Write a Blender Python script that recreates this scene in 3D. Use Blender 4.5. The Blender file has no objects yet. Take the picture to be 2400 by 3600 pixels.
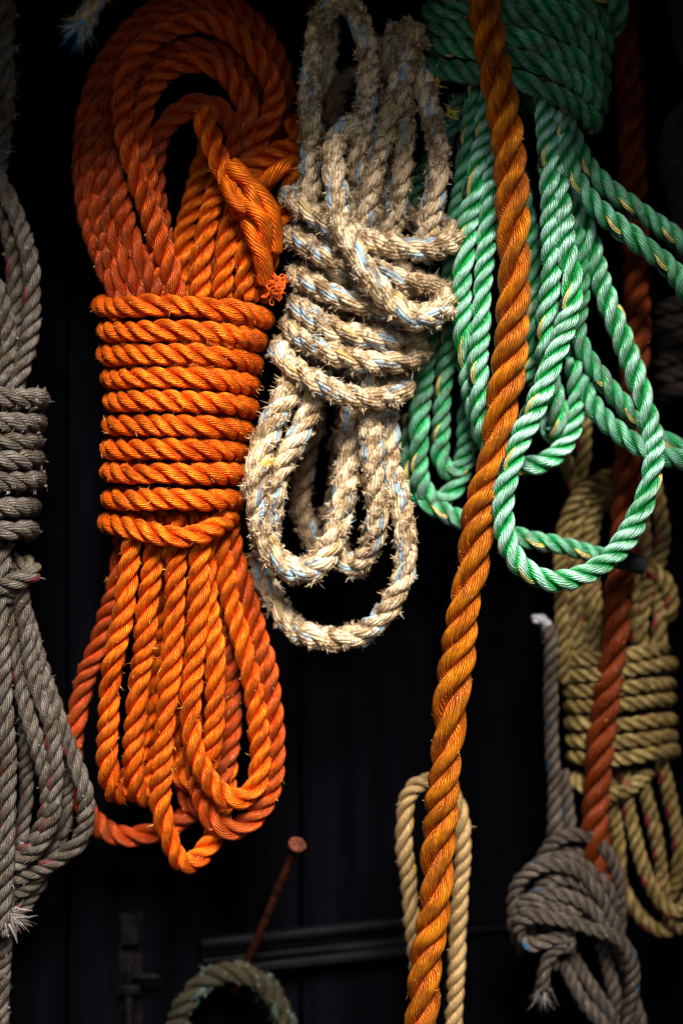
import bpy, math
import numpy as np
from math import radians, pi
C = bpy.context.scene
rng = np.random.default_rng(7)

# ------------------------------------------------------------------ camera, light, exposure
D, K = 1.30, 0.0002            # camera distance (m), metres per photo pixel at the hanging plane
cam_d = bpy.data.cameras.new('camera')
cam = bpy.data.objects.new('camera', cam_d); C.collection.objects.link(cam)
cam.location = (0, -D, 0); cam.rotation_euler = (radians(90), 0, 0)
cam_d.sensor_fit = 'VERTICAL'; cam_d.sensor_height = 36; cam_d.sensor_width = 24
cam_d.lens = 36 * D / (3600 * K)
cam_d.clip_start = 0.02; cam_d.clip_end = 200
cam_d.dof.use_dof = True; cam_d.dof.focus_distance = D - 0.030; cam_d.dof.aperture_fstop = 1.35
C.camera = cam

SUN_EL, SUN_AZ = 46.0, 8.0     # degrees; azimuth measured from straight behind the camera towards the right
w = bpy.data.worlds.new('World'); C.world = w; w.use_nodes = True
wn = w.node_tree.nodes; bgn = wn.get('Background') or wn.new('ShaderNodeBackground')
sky = wn.new('ShaderNodeTexSky'); sky.sky_type = 'NISHITA'; sky.sun_disc = False
sky.sun_elevation = radians(SUN_EL); sky.sun_rotation = radians(180 - SUN_AZ)
w.node_tree.links.new(sky.outputs[0], bgn.inputs[0]); bgn.inputs[1].default_value = 0.05
sun_d = bpy.data.lights.new('sun', 'SUN'); sun_d.energy = 5.0; sun_d.angle = radians(24); sun_d.color = (1, .955, .89)
sun = bpy.data.objects.new('sun', sun_d); C.collection.objects.link(sun)
sun.rotation_euler = (radians(90 - SUN_EL), 0, radians(SUN_AZ))
C.view_settings.view_transform = 'Standard'; C.view_settings.look = 'None'
C.view_settings.gamma = 1; C.view_settings.use_curve_mapping = False
C.view_settings.exposure = 1.7
C.cycles.use_denoising = True; C.cycles.diffuse_bounces = 1; C.cycles.max_bounces = 4

# ------------------------------------------------------------------ helpers
CROP = dict(S=(0, 0, 1.0), C1=(200, 0, 1.742), C2=(800, 0, 1.742), C3=(1400, 0, 1.568), C4=(200, 900, 1.742),
            C5=(800, 1000, 1.68), C6=(1400, 1000, 1.568), C7=(200, 1800, 1.68), C8=(1700, 2100, 1.568),
            L1=(0, 0, 1.68), L2=(0, 1200, 1.96), L3=(0, 2000, 1.47), B4=(300, 2800, 1.742), B5=(1200, 2500, 2.138),
            R6=(2000, 0, 1.568))
def pp(tag, pts, d=0.0):
    ox, oy, s = CROP[tag]
    return [(ox + p[0] / s, oy + p[1] / s, p[2] if len(p) > 2 else d) for p in pts]
def W(pts):                                   # photo measure (x, y, depth towards viewer) -> metres
    a = np.asarray(pts, float); y = -a[:, 2] * K; s = (D + y) / D
    return np.stack([(a[:, 0] - 1200) * K * s, y, (1800 - a[:, 1]) * K * s], 1), s

def spline(P, closed=False):
    P = np.asarray(P, float)
    Q = np.vstack([2 * P[0] - P[1], P, 2 * P[-1] - P[-2]])
    out = []
    for i in range(1, len(Q) - 2):
        p0, p1, p2, p3 = Q[i - 1:i + 3]
        t0 = 0; t1 = t0 + max(np.linalg.norm(p1 - p0), 1e-6) ** .5; t2 = t1 + max(np.linalg.norm(p2 - p1), 1e-6) ** .5
        t3 = t2 + max(np.linalg.norm(p3 - p2), 1e-6) ** .5
        t = np.linspace(t1, t2, 24, endpoint=False)[:, None]
        A1 = (t1 - t) / (t1 - t0) * p0 + (t - t0) / (t1 - t0) * p1; A2 = (t2 - t) / (t2 - t1) * p1 + (t - t1) / (t2 - t1) * p2
        A3 = (t3 - t) / (t3 - t2) * p2 + (t - t2) / (t3 - t2) * p3
        B1 = (t2 - t) / (t2 - t0) * A1 + (t - t0) / (t2 - t0) * A2; B2 = (t3 - t) / (t3 - t1) * A2 + (t - t1) / (t3 - t1) * A3
        out.append((t2 - t) / (t2 - t1) * B1 + (t - t1) / (t2 - t1) * B2)
    out.append(P[-1:])
    return np.vstack(out)

def resample(P, step):
    seg = np.linalg.norm(np.diff(P, axis=0), axis=1); s = np.concatenate([[0], np.cumsum(seg)])
    n = max(8, int(s[-1] / step)); q = np.linspace(0, s[-1], n)
    return np.stack([np.interp(q, s, P[:, i]) for i in range(P.shape[1])], 1), q

def smooth(P, sig):
    k = int(3 * sig) + 1
    if k < 2: return P
    x = np.arange(-k, k + 1); g = np.exp(-x * x / (2 * sig * sig)); g /= g.sum()
    E = np.vstack([2 * P[0] - P[k:0:-1], P, 2 * P[-1] - P[-2:-k - 2:-1]]) if len(P) > k + 1 else P
    if E is P: return P
    return np.stack([np.convolve(E[:, i], g, 'valid') for i in range(P.shape[1])], 1)

def snoise(q, wl, seed, n=6):                 # smooth 1-D noise, about +-1
    r = np.random.default_rng(seed); o = np.zeros_like(q)
    for i in range(n):
        o += np.sin(q / wl * 2 * pi * r.uniform(.4, 1.8) + r.uniform(0, 6.28))
    return o / n ** .5

def unit(v): return v / np.maximum(np.linalg.norm(v, axis=-1, keepdims=True), 1e-12)

class MB:                                     # quads only, with two uv layers and material slots
    def __init__(s): s.v = []; s.f = []; s.uv = []; s.uv2 = []; s.m = []; s.n = 0
    def add(s, v, f, uv, uv2, m):             # f (n,4); uv (n,4,2); uv2 (n,2)
        s.v.append(v); s.f.append(f + s.n); s.n += len(v); s.uv.append(uv); s.uv2.append(np.repeat(uv2[:, None, :], 4, 1))
        s.m.append(np.full(len(f), m, np.int32))
    def build(s, name, mats, parent=None, smooth_shade=True):
        v = np.vstack(s.v).astype(np.float32); f = np.vstack(s.f).astype(np.int32)
        me = bpy.data.meshes.new(name); nf = len(f)
        me.vertices.add(len(v)); me.vertices.foreach_set('co', v.ravel())
        me.loops.add(nf * 4); me.loops.foreach_set('vertex_index', f.ravel())
        me.polygons.add(nf); me.polygons.foreach_set('loop_start', np.arange(0, nf * 4, 4, dtype=np.int32))
        me.polygons.foreach_set('loop_total', np.full(nf, 4, np.int32))
        me.polygons.foreach_set('material_index', np.concatenate(s.m))
        me.polygons.foreach_set('use_smooth', np.full(nf, smooth_shade))
        for nm, dat in (('UVMap', s.uv), ('Rope', s.uv2)):
            l = me.uv_layers.new(name=nm); l.data.foreach_set('uv', np.vstack(dat).astype(np.float32).ravel())
        for m in mats: me.materials.append(m)
        me.update(); me.validate()
        o = bpy.data.objects.new(name, me); C.collection.objects.link(o)
        if parent: o.parent = parent
        return o

def tube(mb, P, R, ring, uvv, uid, m=0, e1=None, lump=0.0, seed=0, cap=True):
    """a skin round the line P; R per sample; uv = (angle, uvv)"""
    n = len(P); T = unit(np.gradient(P, axis=0))
    if e1 is None:
        e = np.zeros((n, 3)); a = np.array([0.3, -1, .2]); e[0] = unit(a - T[0] * (a @ T[0]))
        for i in range(1, n):
            e[i] = e[i - 1] - T[i] * (e[i - 1] @ T[i]); e[i] /= max(np.linalg.norm(e[i]), 1e-9)
        e1 = e
    e1 = unit(e1 - T * np.sum(e1 * T, 1, keepdims=True)); e2 = np.cross(T, e1)
    ph = np.arange(ring) / ring * 2 * pi
    Rr = np.array(R, float).copy()
    if cap: Rr[0] *= .05; Rr[-1] *= .05; Rr[1] *= .75; Rr[-2] *= .75
    RR = Rr[:, None] * np.ones(ring)[None, :]
    if lump:
        r = np.random.default_rng(seed); q = np.cumsum(np.linalg.norm(np.diff(P, axis=0, prepend=P[:1]), axis=1)); acc = 0
        for i in range(7):
            acc = acc + np.sin(q[:, None] / np.mean(R) * r.uniform(.6, 5) + ph[None] * r.integers(0, 5) + r.uniform(0, 6.3))
        g = np.random.default_rng(seed + 1).normal(0, 1, RR.shape)
        RR = RR * (1 + lump * (acc / 2.6 * .8 + g * .35))
    V = P[:, None] + RR[..., None] * (np.cos(ph)[None, :, None] * e1[:, None] + np.sin(ph)[None, :, None] * e2[:, None])
    i, j = np.meshgrid(np.arange(n - 1), np.arange(ring), indexing='ij'); j2 = (j + 1) % ring
    F = np.stack([i * ring + j, i * ring + j2, (i + 1) * ring + j2, (i + 1) * ring + j], -1).reshape(-1, 4)
    u0 = j / ring; u1 = (j + 1) / ring
    UV = np.stack([np.stack([u0, uvv[i]], -1), np.stack([u1, uvv[i]], -1), np.stack([u1, uvv[i + 1]], -1), np.stack([u0, uvv[i + 1]], -1)], 2).reshape(-1, 4, 2)
    mb.add(V.reshape(-1, 3), F, UV, np.tile(np.asarray(uid, float), (len(F), 1)), m)
    return T, e1, e2

def fibres(mb, base, dirs, L, wd, m, seed, curl=.7, sag=0.15):
    r = np.random.default_rng(seed); n = len(base)
    if n == 0: return
    bend = unit(r.normal(0, 1, (n, 3))) * curl; bend[:, 2] -= sag
    bend2 = unit(r.normal(0, 1, (n, 3))) * curl * .8
    side = unit(np.cross(dirs, r.normal(0, 1, (n, 3))))
    p = []
    for k, t in enumerate((0, .35, .7, 1.0)):
        c = base + L[:, None] * (dirs * t + bend * t * t * .7 + bend2 * t ** 3 * .7)
        ww = wd[:, None] * (1.0, .85, .6, .12)[k] * .5
        p += [c - side * ww, c + side * ww]
    V = np.stack(p, 1).reshape(-1, 3); b = np.arange(n)[:, None] * 8
    F = np.concatenate([b + np.array([[0, 1, 3, 2]]), b + np.array([[2, 3, 5, 4]]), b + np.array([[4, 5, 7, 6]])], 0)
    nf = len(F); rr = np.tile(r.random(n), 3)
    UV = np.stack([np.stack([rr, rr * 7], -1)] * 4, 1)
    mb.add(V, F, UV, np.stack([rr, np.tile(r.random(n), 3)], -1), m)

_seed = [100]
def rope(name, pts, R, mats, parent=None, tcurl=.6, tm=9, lobe=.53, lay=5.1, ring=12, step=.17, fuzz=0.0, fl=.5, tufts=0.0, lump=0.0, wob=.05, sm=1.0,
         fw=.035, taper=None, phase=None):
    """laid three-strand rope along pts (photo measures); R photo px; lay in radii per full turn; fuzz = fibres per radius of length"""
    _seed[0] += 1; sd = _seed[0]; r = np.random.default_rng(sd)
    pw, s = W(pts); Pd = spline(np.column_stack([pw, s]))
    R = R * 1.04; Rw = R * K
    Pd, q = resample(Pd, Rw * step); Pd = smooth(Pd, sm / step)
    Pd, q = resample(Pd, Rw * step)
    P = Pd[:, :3]; sc = Pd[:, 3]; n = len(P)
    for k in range(3): P[:, k] += snoise(q, Rw * 9, sd * 7 + k) * Rw * wob
    T = unit(np.gradient(P, axis=0)); N = np.zeros((n, 3)); a = np.array([.2, -1, .3]); N[0] = unit(a - T[0] * (a @ T[0]))
    for i in range(1, n):
        N[i] = N[i - 1] - T[i] * (N[i - 1] @ T[i]); N[i] /= max(np.linalg.norm(N[i]), 1e-9)
    B = np.cross(T, N)
    Rv = Rw * sc * (1 + .045 * snoise(q, Rw * 14, sd))
    if taper is not None: Rv = Rv * np.interp(np.linspace(0, 1, n), [t[0] for t in taper], [t[1] for t in taper])
    lw = lay * Rw
    th = 2 * pi * q / lw + (r.uniform(0, 6.28) if phase is None else phase) + .38 * snoise(q, Rw * 12, sd + 5)
    uvv = th / (2 * pi); mb = MB(); rnd = r.random(); frames = []
    for k in range(3):
        t = th + k * 2 * pi / 3; rad = np.cos(t)[:, None] * N + np.sin(t)[:, None] * B
        kk = 1 + .075 * snoise(q, Rw * 6, sd * 3 + k)
        S = P + (Rv * lobe)[:, None] * rad
        rs = Rv * (1.005 - lobe) * kk
        fr = tube(mb, S, rs, ring, uvv, (k / 4 + .05, rnd), 0, e1=rad, lump=lump, seed=sd * 11 + k)
        frames.append((S, rs) + fr)
    L = q[-1] / Rw
    def place(nn, spread):
        ii = r.integers(2, n - 2, nn); kk = r.integers(0, 3, nn); ph = r.normal(0, spread, nn)
        S = np.stack([f[0] for f in frames], 1)[ii, kk]; rs = np.stack([f[1] for f in frames], 1)[ii, kk]
        Tt, E1, E2 = [np.stack([f[x] for f in frames], 1)[ii, kk] for x in (2, 3, 4)]
        nrm = np.cos(ph)[:, None] * E1 + np.sin(ph)[:, None] * E2
        return S + nrm * (rs * .97)[:, None], nrm, Tt
    nf = int(L * fuzz)
    if nf:
        b, nr, tt = place(nf, .8)
        d = unit(nr * r.uniform(.25, 1, (nf, 1)) + T_sign(r, nf) * tt * r.uniform(.2, 1.2, (nf, 1)) + r.normal(0, .25, (nf, 3)))
        fibres(mb, b, d, Rw * fl * r.uniform(.35, 1.25, nf), Rw * fw * r.uniform(.6, 1.3, nf), 1, sd)
    nt = int(L * tufts)
    if nt:
        b, nr, tt = place(nt, .85); m = tm
        b = np.repeat(b, m, 0) + r.normal(0, Rw * .07, (nt * m, 3)); 
        dd = unit(nr * .8 + T_sign(r, nt) * tt * r.uniform(.2, 1.0, (nt, 1)))
        d = unit(np.repeat(dd, m, 0) + r.normal(0, .55, (nt * m, 3)))
        ln = np.repeat(r.uniform(.5, 1.3, nt), m) * r.uniform(.5, 1.1, nt * m)
        fibres(mb, b, d, Rw * fl * .8 * ln, Rw * fw * 1.9 * r.uniform(.6, 1.4, nt * m), 1, sd + 1, curl=tcurl)
    return mb.build(name, mats, parent)
def T_sign(r, n): return np.where(r.random((n, 1)) < .5, -1.0, 1.0)

def strand(name, pts, R, mats, parent=None, ring=12, turns=.12, fuzz=1.0):   # one unlaid strand
    _seed[0] += 1; sd = _seed[0]; r = np.random.default_rng(sd)
    pw, s = W(pts); P, q = resample(spline(pw), R * K * .2); P = smooth(P, 3)
    mb = MB(); T, e1, e2 = tube(mb, P, R * K * (1 + .06 * snoise(q, R * K * 8, sd)), ring, q / (R * K) * turns, (.05, r.random()), 0)
    nf = int(q[-1] / (R * K) * fuzz)
    if nf:
        ii = r.integers(1, len(P) - 1, nf); a = r.uniform(0, 6.28, nf)[:, None]; nr = np.cos(a) * e1[ii] + np.sin(a) * e2[ii]
        fibres(mb, P[ii] + nr * R * K * .95, unit(nr + T[ii] * r.normal(0, 1, (nf, 1))), R * K * .6 * r.uniform(.4, 1.3, nf), np.full(nf, R * K * .05), 1, sd)
    return mb.build(name, mats, parent)

def tuft(name, at, dirv, n, L, wd, spread, mats, parent=None, src=6, curl=.6, sag=.2):    # a brush of loose fibres
    _seed[0] += 1; r = np.random.default_rng(_seed[0]); mb = MB()
    p, _ = W([at]); b = p + r.normal(0, src * K, (n, 3)); dv = unit(np.array([dirv], float))
    d = unit(dv + r.normal(0, spread, (n, 3)))
    fibres(mb, b, d, L * K * r.uniform(.4, 1.15, n), wd * K * r.uniform(.6, 1.4, n), 0, _seed[0], curl=curl, sag=sag)
    return mb.build(name, mats, parent)

def tangle(name, at, n, rad, L, th, mats, parent):           # loose curled fibres in a ball
    _seed[0] += 1; r = np.random.default_rng(_seed[0]); mb = MB(); c = W([at])[0][0]
    for k in range(n):
        p = c + unit(r.normal(0, 1, (1, 3)))[0] * np.array([1.25, 1, .8]) * rad * K * r.uniform(.1, .9); d = unit(r.normal(0, 1, (1, 3)))[0]; ax = unit(r.normal(0, 1, (1, 3)))[0]; pts = []
        for i in range(int(L / 4)):
            pts.append(p.copy()); ax = unit((ax + r.normal(0, .25, 3))[None])[0]; d = unit((d + .3 * np.cross(ax, d) - (p - c) / (rad * K) * .18)[None])[0]; p = p + d * 4 * K
        P = np.array(pts); tube(mb, P, np.full(len(P), th * K), 5, np.arange(len(P)) * .1, (r.random(), r.random()), 0)
    return mb.build(name, mats, parent)

def wrap(name, front, R, mats, parent, b=150, d0=0, dy=10, **kw):
    """one turn round a bundle: the front run (x, y) in photo px from left to right, closed round the back"""
    f = np.asarray(front, float); x0, x1 = f[0, 0], f[-1, 0]; xc, a = (x0 + x1) / 2, (x1 - x0) / 2
    out = []
    sx = np.sin(np.linspace(-pi / 2, pi / 2, 13)) * a + xc
    fy = spline(np.column_stack([f, np.zeros(len(f))]))
    ys = np.interp(sx, fy[:, 0], fy[:, 1])
    dep = lambda x: b * max(0, 1 - abs((x - xc) / a) ** 2.3) ** .55
    back = [(x, np.interp(x, [x0, x1], [f[0, 1], f[-1, 1]]), d0 - dep(x)) for x in sx]
    out += [(p[0], p[1] - dy, p[2]) for p in back[6:0:-1]]
    out += [(x, y, d0 + dep(x)) for x, y in zip(sx, ys)]
    out += [(p[0], p[1] + dy, p[2]) for p in back[11:5:-1]]
    return rope(name, out, R, mats, parent, **kw)

def tag(o, label=None, cat=None, group=None, kind=None):
    if label: o['label'] = label
    if cat: o['category'] = cat
    if group: o['group'] = group
    if kind: o['kind'] = kind
    return o
def thing(name, at, label, cat, group=None):
    o = bpy.data.objects.new(name, None); C.collection.objects.link(o); o.empty_display_size = .02
    tag(o, label, cat, group); return o          # parts are given in world metres, so the empty stays at the origin of the place
# ------------------------------------------------------------------ materials
class NT:
    def __init__(s, name):
        s.m = bpy.data.materials.new(name); s.m.use_nodes = True; s.t = s.m.node_tree; s.n = s.t.nodes; s.l = s.t.links
        s.p = s.n.get('Principled BSDF')
    def put(s, sock, v):
        if isinstance(v, bpy.types.NodeSocket): s.l.new(v, sock)
        elif isinstance(v, (tuple, list)) and sock.type == 'RGBA' and len(v) == 3: sock.default_value = (*v, 1)
        else: sock.default_value = v
    def ma(s, op, a, b=0.0, c=0.0):
        n = s.n.new('ShaderNodeMath'); n.operation = op
        for i, x in enumerate((a, b, c)): s.put(n.inputs[i], x)
        return n.outputs[0]
    def mix(s, f, a, b, mode='MIX'):
        n = s.n.new('ShaderNodeMix'); n.data_type = 'RGBA'; n.blend_type = mode
        s.put(n.inputs[0], f); s.put(n.inputs[6], a); s.put(n.inputs[7], b); return n.outputs[2]
    def ramp(s, x, lo, hi, a=0.0, b=1.0):
        n = s.n.new('ShaderNodeMapRange'); n.interpolation_type = 'SMOOTHSTEP'
        for i, q in enumerate((x, lo, hi, a, b)): s.put(n.inputs[i], q)
        return n.outputs[0]
    def uv(s, name):
        n = s.n.new('ShaderNodeUVMap'); n.uv_map = name; q = s.n.new('ShaderNodeSeparateXYZ'); s.l.new(n.outputs[0], q.inputs[0])
        return q.outputs[0], q.outputs[1]
    def vec(s, x, y, z=0.0):
        n = s.n.new('ShaderNodeCombineXYZ')
        for i, q in enumerate((x, y, z)): s.put(n.inputs[i], q)
        return n.outputs[0]
    def noise(s, v=None, scale=1.0, detail=2.0, rough=.55):
        n = s.n.new('ShaderNodeTexNoise'); n.inputs['Scale'].default_value = scale; n.inputs['Detail'].default_value = detail
        n.inputs['Roughness'].default_value = rough
        if v is not None: s.l.new(v, n.inputs['Vector'])
        return n.outputs[0]
    def white(s, v):
        n = s.n.new('ShaderNodeTexWhiteNoise'); n.noise_dimensions = '2D'; s.l.new(v, n.inputs['Vector']); return n.outputs[0]
    def pos(s):
        return s.n.new('ShaderNodeTexCoord').outputs['Object']

def rope_mat(name, ca, cb, N=9, kap=2.0, worn=None, worn_amt=0.0, dirt=(.1, .08, .06), dirt_amt=.4, dirt_scale=90, tracers=(),
             rough=.45, bump=1.0, spec=.14, stain=None, sheen=0.0, satin=.42, gate=.42):
    g = NT(name); u, v = g.uv('UVMap'); sid, rnd = g.uv('Rope')
    jit = g.noise(g.vec(g.ma('MULTIPLY', v, 4.0), g.ma('MULTIPLY', g.ma('COSINE', g.ma('MULTIPLY', u, 2 * pi)), 1.2), g.ma('MULTIPLY', g.ma('ADD', rnd, sid), 30)), 1.0, 2)
    ph = g.ma('MULTIPLY', g.ma('ADD', g.ma('ADD', u, g.ma('MULTIPLY', v, kap)), g.ma('MULTIPLY', g.ma('SUBTRACT', jit, .5), .10)), N)
    idx = g.ma('FLOORED_MODULO', g.ma('FLOOR', ph), N); fr = g.ma('FRACT', ph)
    wv = g.white(g.vec(idx, g.ma('ADD', g.ma('MULTIPLY', sid, 40), rnd)))
    # long thin filaments inside each yarn
    fil = g.noise(g.vec(g.ma('MULTIPLY', ph, 2.6), g.ma('MULTIPLY', v, 5.0), g.ma('MULTIPLY', rnd, 50)), 1.0, 3, .65)
    low = g.noise(g.pos(), 38, 3)
    col = g.mix(g.ma('ADD', g.ma('MULTIPLY', wv, .55), g.ma('MULTIPLY', fil, .45)), ca, cb)
    crown = g.ma('COSINE', g.ma('MULTIPLY', u, 2 * pi))
    if worn:
        f = g.ma('MULTIPLY', g.ramp(g.ma('ADD', crown, g.ma('MULTIPLY', g.ma('SUBTRACT', fil, .5), 1.6)), .3, 1.15), worn_amt)
        f = g.ma('MULTIPLY', f, g.ramp(low, .28, .55, .45, 1))
        col = g.mix(f, col, worn)
    for (st, i0, wd_, c) in tracers:
        dist = g.ma('ABSOLUTE', g.ma('SUBTRACT', g.ma('SUBTRACT', g.ma('FLOORED_MODULO', ph, N), i0), wd_ / 2))
        f = g.ma('LESS_THAN', dist, wd_ / 2)
        if st >= 0: f = g.ma('MULTIPLY', f, g.ma('COMPARE', sid, st / 4 + .05, .06))
        f = g.ma('MULTIPLY', f, g.ramp(fil, .2, .42, .55, 1.0))
        f = g.ma('MULTIPLY', f, g.ma('GREATER_THAN', g.noise(g.vec(g.ma('FLOOR', g.ma('ADD', g.ma('MULTIPLY', v, 2.0), g.ma('MULTIPLY', rnd, 90))), 3.7), .83, 0), gate))
        col = g.mix(f, col, c)
    if stain:
        col = g.mix(g.ma('MULTIPLY', g.ramp(g.noise(g.pos(), 22, 3), .56, .7), stain[1]), col, stain[0])
    dn = g.noise(g.pos(), dirt_scale, 5, .7)
    f = g.ma('MULTIPLY', g.ramp(dn, .43, .6), g.ramp(crown, -.5, .7, .55, 1)); f = g.ma('MULTIPLY', f, dirt_amt)
    col = g.mix(f, col, dirt)
    speck = g.ma('MULTIPLY', g.ramp(g.noise(g.pos(), 900, 2), .66, .74), .55)
    col = g.mix(speck, col, g.mix(.6, cb, (.75, .62, .42)))
    col = g.mix(1.0, col, g.mix(fil, (.42, .42, .42), (1.42, 1.42, 1.42)), 'MULTIPLY')
    col = g.mix(1.0, col, g.mix(g.ramp(g.ma('ADD', low, g.ma('MULTIPLY', rnd, .22)), .4, .75), (.82, .79, .76), (1.12, 1.12, 1.12)), 'MULTIPLY')
    g.put(g.p.inputs['Base Color'], col)
    g.put(g.p.inputs['Roughness'], g.ramp(fil, .2, .8, rough - .08, rough + .15)); g.put(g.p.inputs['Specular IOR Level'], spec)
    g.p.inputs['Metallic'].default_value = satin
    if sheen:
        g.p.inputs['Sheen Weight'].default_value = sheen; g.p.inputs['Sheen Roughness'].default_value = .5
    h = g.ma('ADD', g.ma('SUBTRACT', 1.0, g.ma('POWER', g.ma('ABSOLUTE', g.ma('SUBTRACT', g.ma('MULTIPLY', fr, 2), 1)), 2.5)), g.ma('MULTIPLY', fil, .9))
    b = g.n.new('ShaderNodeBump'); b.inputs['Strength'].default_value = bump; b.inputs['Distance'].default_value = .0009
    g.l.new(h, b.inputs['Height']); g.l.new(b.outputs[0], g.p.inputs['Normal'])
    return g.m

def fibre_mat(name, c0, c1, c2=None, f2=.15):
    g = NT(name); a, b = g.uv('Rope'); col = g.mix(a, c0, c1)
    if c2: col = g.mix(g.ma('LESS_THAN', b, f2), col, c2)
    g.put(g.p.inputs['Base Color'], col); g.p.inputs['Roughness'].default_value = .6; g.p.inputs['Specular IOR Level'].default_value = .25
    return g.m

ORANGE_F = fibre_mat('orange_fibre', (.55, .16, .02), (.8, .42, .12))
ORANGE_M = [rope_mat('orange_rope_dusty_shaded', (.22, .014, .0005), (.5, .056, .001), N=13, worn=(.45, .1, .012), worn_amt=.45, dirt=(.14, .045, .018), dirt_amt=.4, satin=.7, bump=.85), ORANGE_F]  # light dirt, plus shade on crown and outer loops put into the darker orange
ORANGE = [rope_mat('orange_rope', (.32, .019, .0005), (.82, .108, .0014), N=13, worn=(.95, .28, .014), worn_amt=.42, dirt=(.2, .045, .008), dirt_amt=.4, satin=.74, bump=.85), ORANGE_F]
ORANGE_D = [rope_mat('orange_rope_weathered_shaded', (.2, .014, .0007), (.42, .046, .0012), N=13, worn=(.2, .042, .009), worn_amt=.5, dirt=(.09, .03, .013), dirt_amt=.45, satin=.5, bump=.85), ORANGE_F]  # real weathering, plus shade on crown and back loops put into the colour
THICK = [rope_mat('thick_orange_rope', (.11, .011, .0005), (.5, .112, .0015), N=17, kap=2.0, worn=(.8, .3, .01), worn_amt=.36, dirt=(.15, .032, .005), dirt_amt=.65, satin=.6, dirt_scale=40, rough=.45, bump=1.0), ORANGE_F]
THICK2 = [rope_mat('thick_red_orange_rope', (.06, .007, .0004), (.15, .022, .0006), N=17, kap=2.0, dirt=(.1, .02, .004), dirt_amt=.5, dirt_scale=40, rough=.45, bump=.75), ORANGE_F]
GREEN_F = fibre_mat('green_fibre', (.2, .45, .3), (.5, .7, .55))
GT = ((0, 2, 1.3, (.66, .47, .12)), (0, 3.5, 1.9, (.014, .014, .022)))
GREEN = [rope_mat('green_rope', (.003, .2, .035), (.012, .4, .085), N=11, kap=2.0, worn=(.52, .8, .69), worn_amt=.85, gate=.53, satin=.5, dirt=(.06, .2, .1), dirt_amt=.35, tracers=GT, rough=.4), GREEN_F]
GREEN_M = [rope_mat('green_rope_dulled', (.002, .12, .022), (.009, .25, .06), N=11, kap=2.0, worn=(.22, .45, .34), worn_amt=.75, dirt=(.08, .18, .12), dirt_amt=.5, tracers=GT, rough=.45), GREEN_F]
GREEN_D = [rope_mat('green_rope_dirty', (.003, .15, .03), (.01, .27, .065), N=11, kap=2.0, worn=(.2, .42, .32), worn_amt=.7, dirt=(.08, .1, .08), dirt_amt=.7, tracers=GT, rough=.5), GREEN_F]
BEIGE_F = fibre_mat('beige_fibre', (.18, .105, .045), (.56, .41, .24), (.3, .42, .5), .07)
BT = ((0, 2, 1.5, (.24, .34, .41)), (2, 5, 1.5, (.27, .37, .43)), (1, 6, 1.4, (.22, .33, .4)), (1, 3, 1.1, (.4, .28, .1)))
BEIGE = [rope_mat('beige_rope', (.36, .24, .12), (.74, .585, .4), N=9, kap=1.8, dirt=(.13, .072, .028), dirt_amt=.95, dirt_scale=85, tracers=BT, rough=.75, bump=.9, spec=.1, satin=.35, gate=.2, stain=((.2, .17, .07), .6)), BEIGE_F]
BEIGE_SHADED = [rope_mat('beige_rope_shaded', (.05, .03, .015), (.14, .09, .05), N=9, kap=1.8, dirt=(.04, .024, .012), dirt_amt=.9, dirt_scale=85, tracers=((0, 2, 1.6, (.07, .11, .13)),), rough=.75, bump=.9, spec=.1, satin=.1), fibre_mat('dark_beige_fibre', (.05, .03, .016), (.15, .1, .055))]  # darker beige copy: shade on the back runs is put into the colour
GREY_F = fibre_mat('grey_fibre', (.08, .065, .055), (.25, .22, .2), (.2, .025, .04), .04)
GREY = [rope_mat('grey_rope', (.038, .03, .023), (.145, .124, .104), N=9, kap=2.0, dirt=(.045, .031, .018), dirt_amt=.8, tracers=((0, 2, 1.6, (.17, .018, .025)),), gate=.48, rough=.55, stain=((.11, .1, .035), .7)), GREY_F]
YEL_F = fibre_mat('yellow_fibre', (.3, .22, .08), (.5, .4, .2))
YEL = [rope_mat('yellow_tan_rope', (.085, .046, .006), (.2, .125, .03), N=8, kap=2.0, worn=(.38, .3, .13), worn_amt=.55, dirt=(.05, .032, .012), dirt_amt=.6, tracers=((0, 2, 1.6, (.3, .02, .045)),)), YEL_F]
GB_F = fibre_mat('pale_grey_fibre', (.12, .1, .08), (.28, .25, .23))
GB = [rope_mat('pale_grey_rope', (.03, .022, .016), (.095, .074, .057), N=8, kap=2.0, dirt=(.04, .03, .022), dirt_amt=.5, tracers=((0, 2, 1.4, (.006, .05, .1)),), gate=.5), GB_F]
TAN = [rope_mat('tan_rope', (.2, .115, .04), (.36, .24, .11), N=8, kap=2.0, dirt=(.2, .13, .06), dirt_amt=.4, tracers=((0, 2, 1.6, (.5, .26, .03)),)), YEL_F]
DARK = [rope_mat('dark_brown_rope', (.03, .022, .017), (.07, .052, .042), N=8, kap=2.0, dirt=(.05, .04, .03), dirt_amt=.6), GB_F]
MOSS_F = fibre_mat('mossy_fibre', (.025, .022, .01), (.08, .07, .04), (.06, .12, .1), .15)
MOSS = [rope_mat('mossy_rope', (.012, .0095, .004), (.028, .023, .012), N=8, kap=2.0, dirt=(.016, .014, .006), dirt_amt=.7, tracers=((0, 2, 2.0, (.035, .07, .06)), (2, 5, 1.2, (.045, .08, .07))), rough=.8), MOSS_F]
BLUE_F = fibre_mat('blue_tan_fibre', (.4, .32, .2), (.7, .6, .4), (.04, .35, .7), .5)

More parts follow.
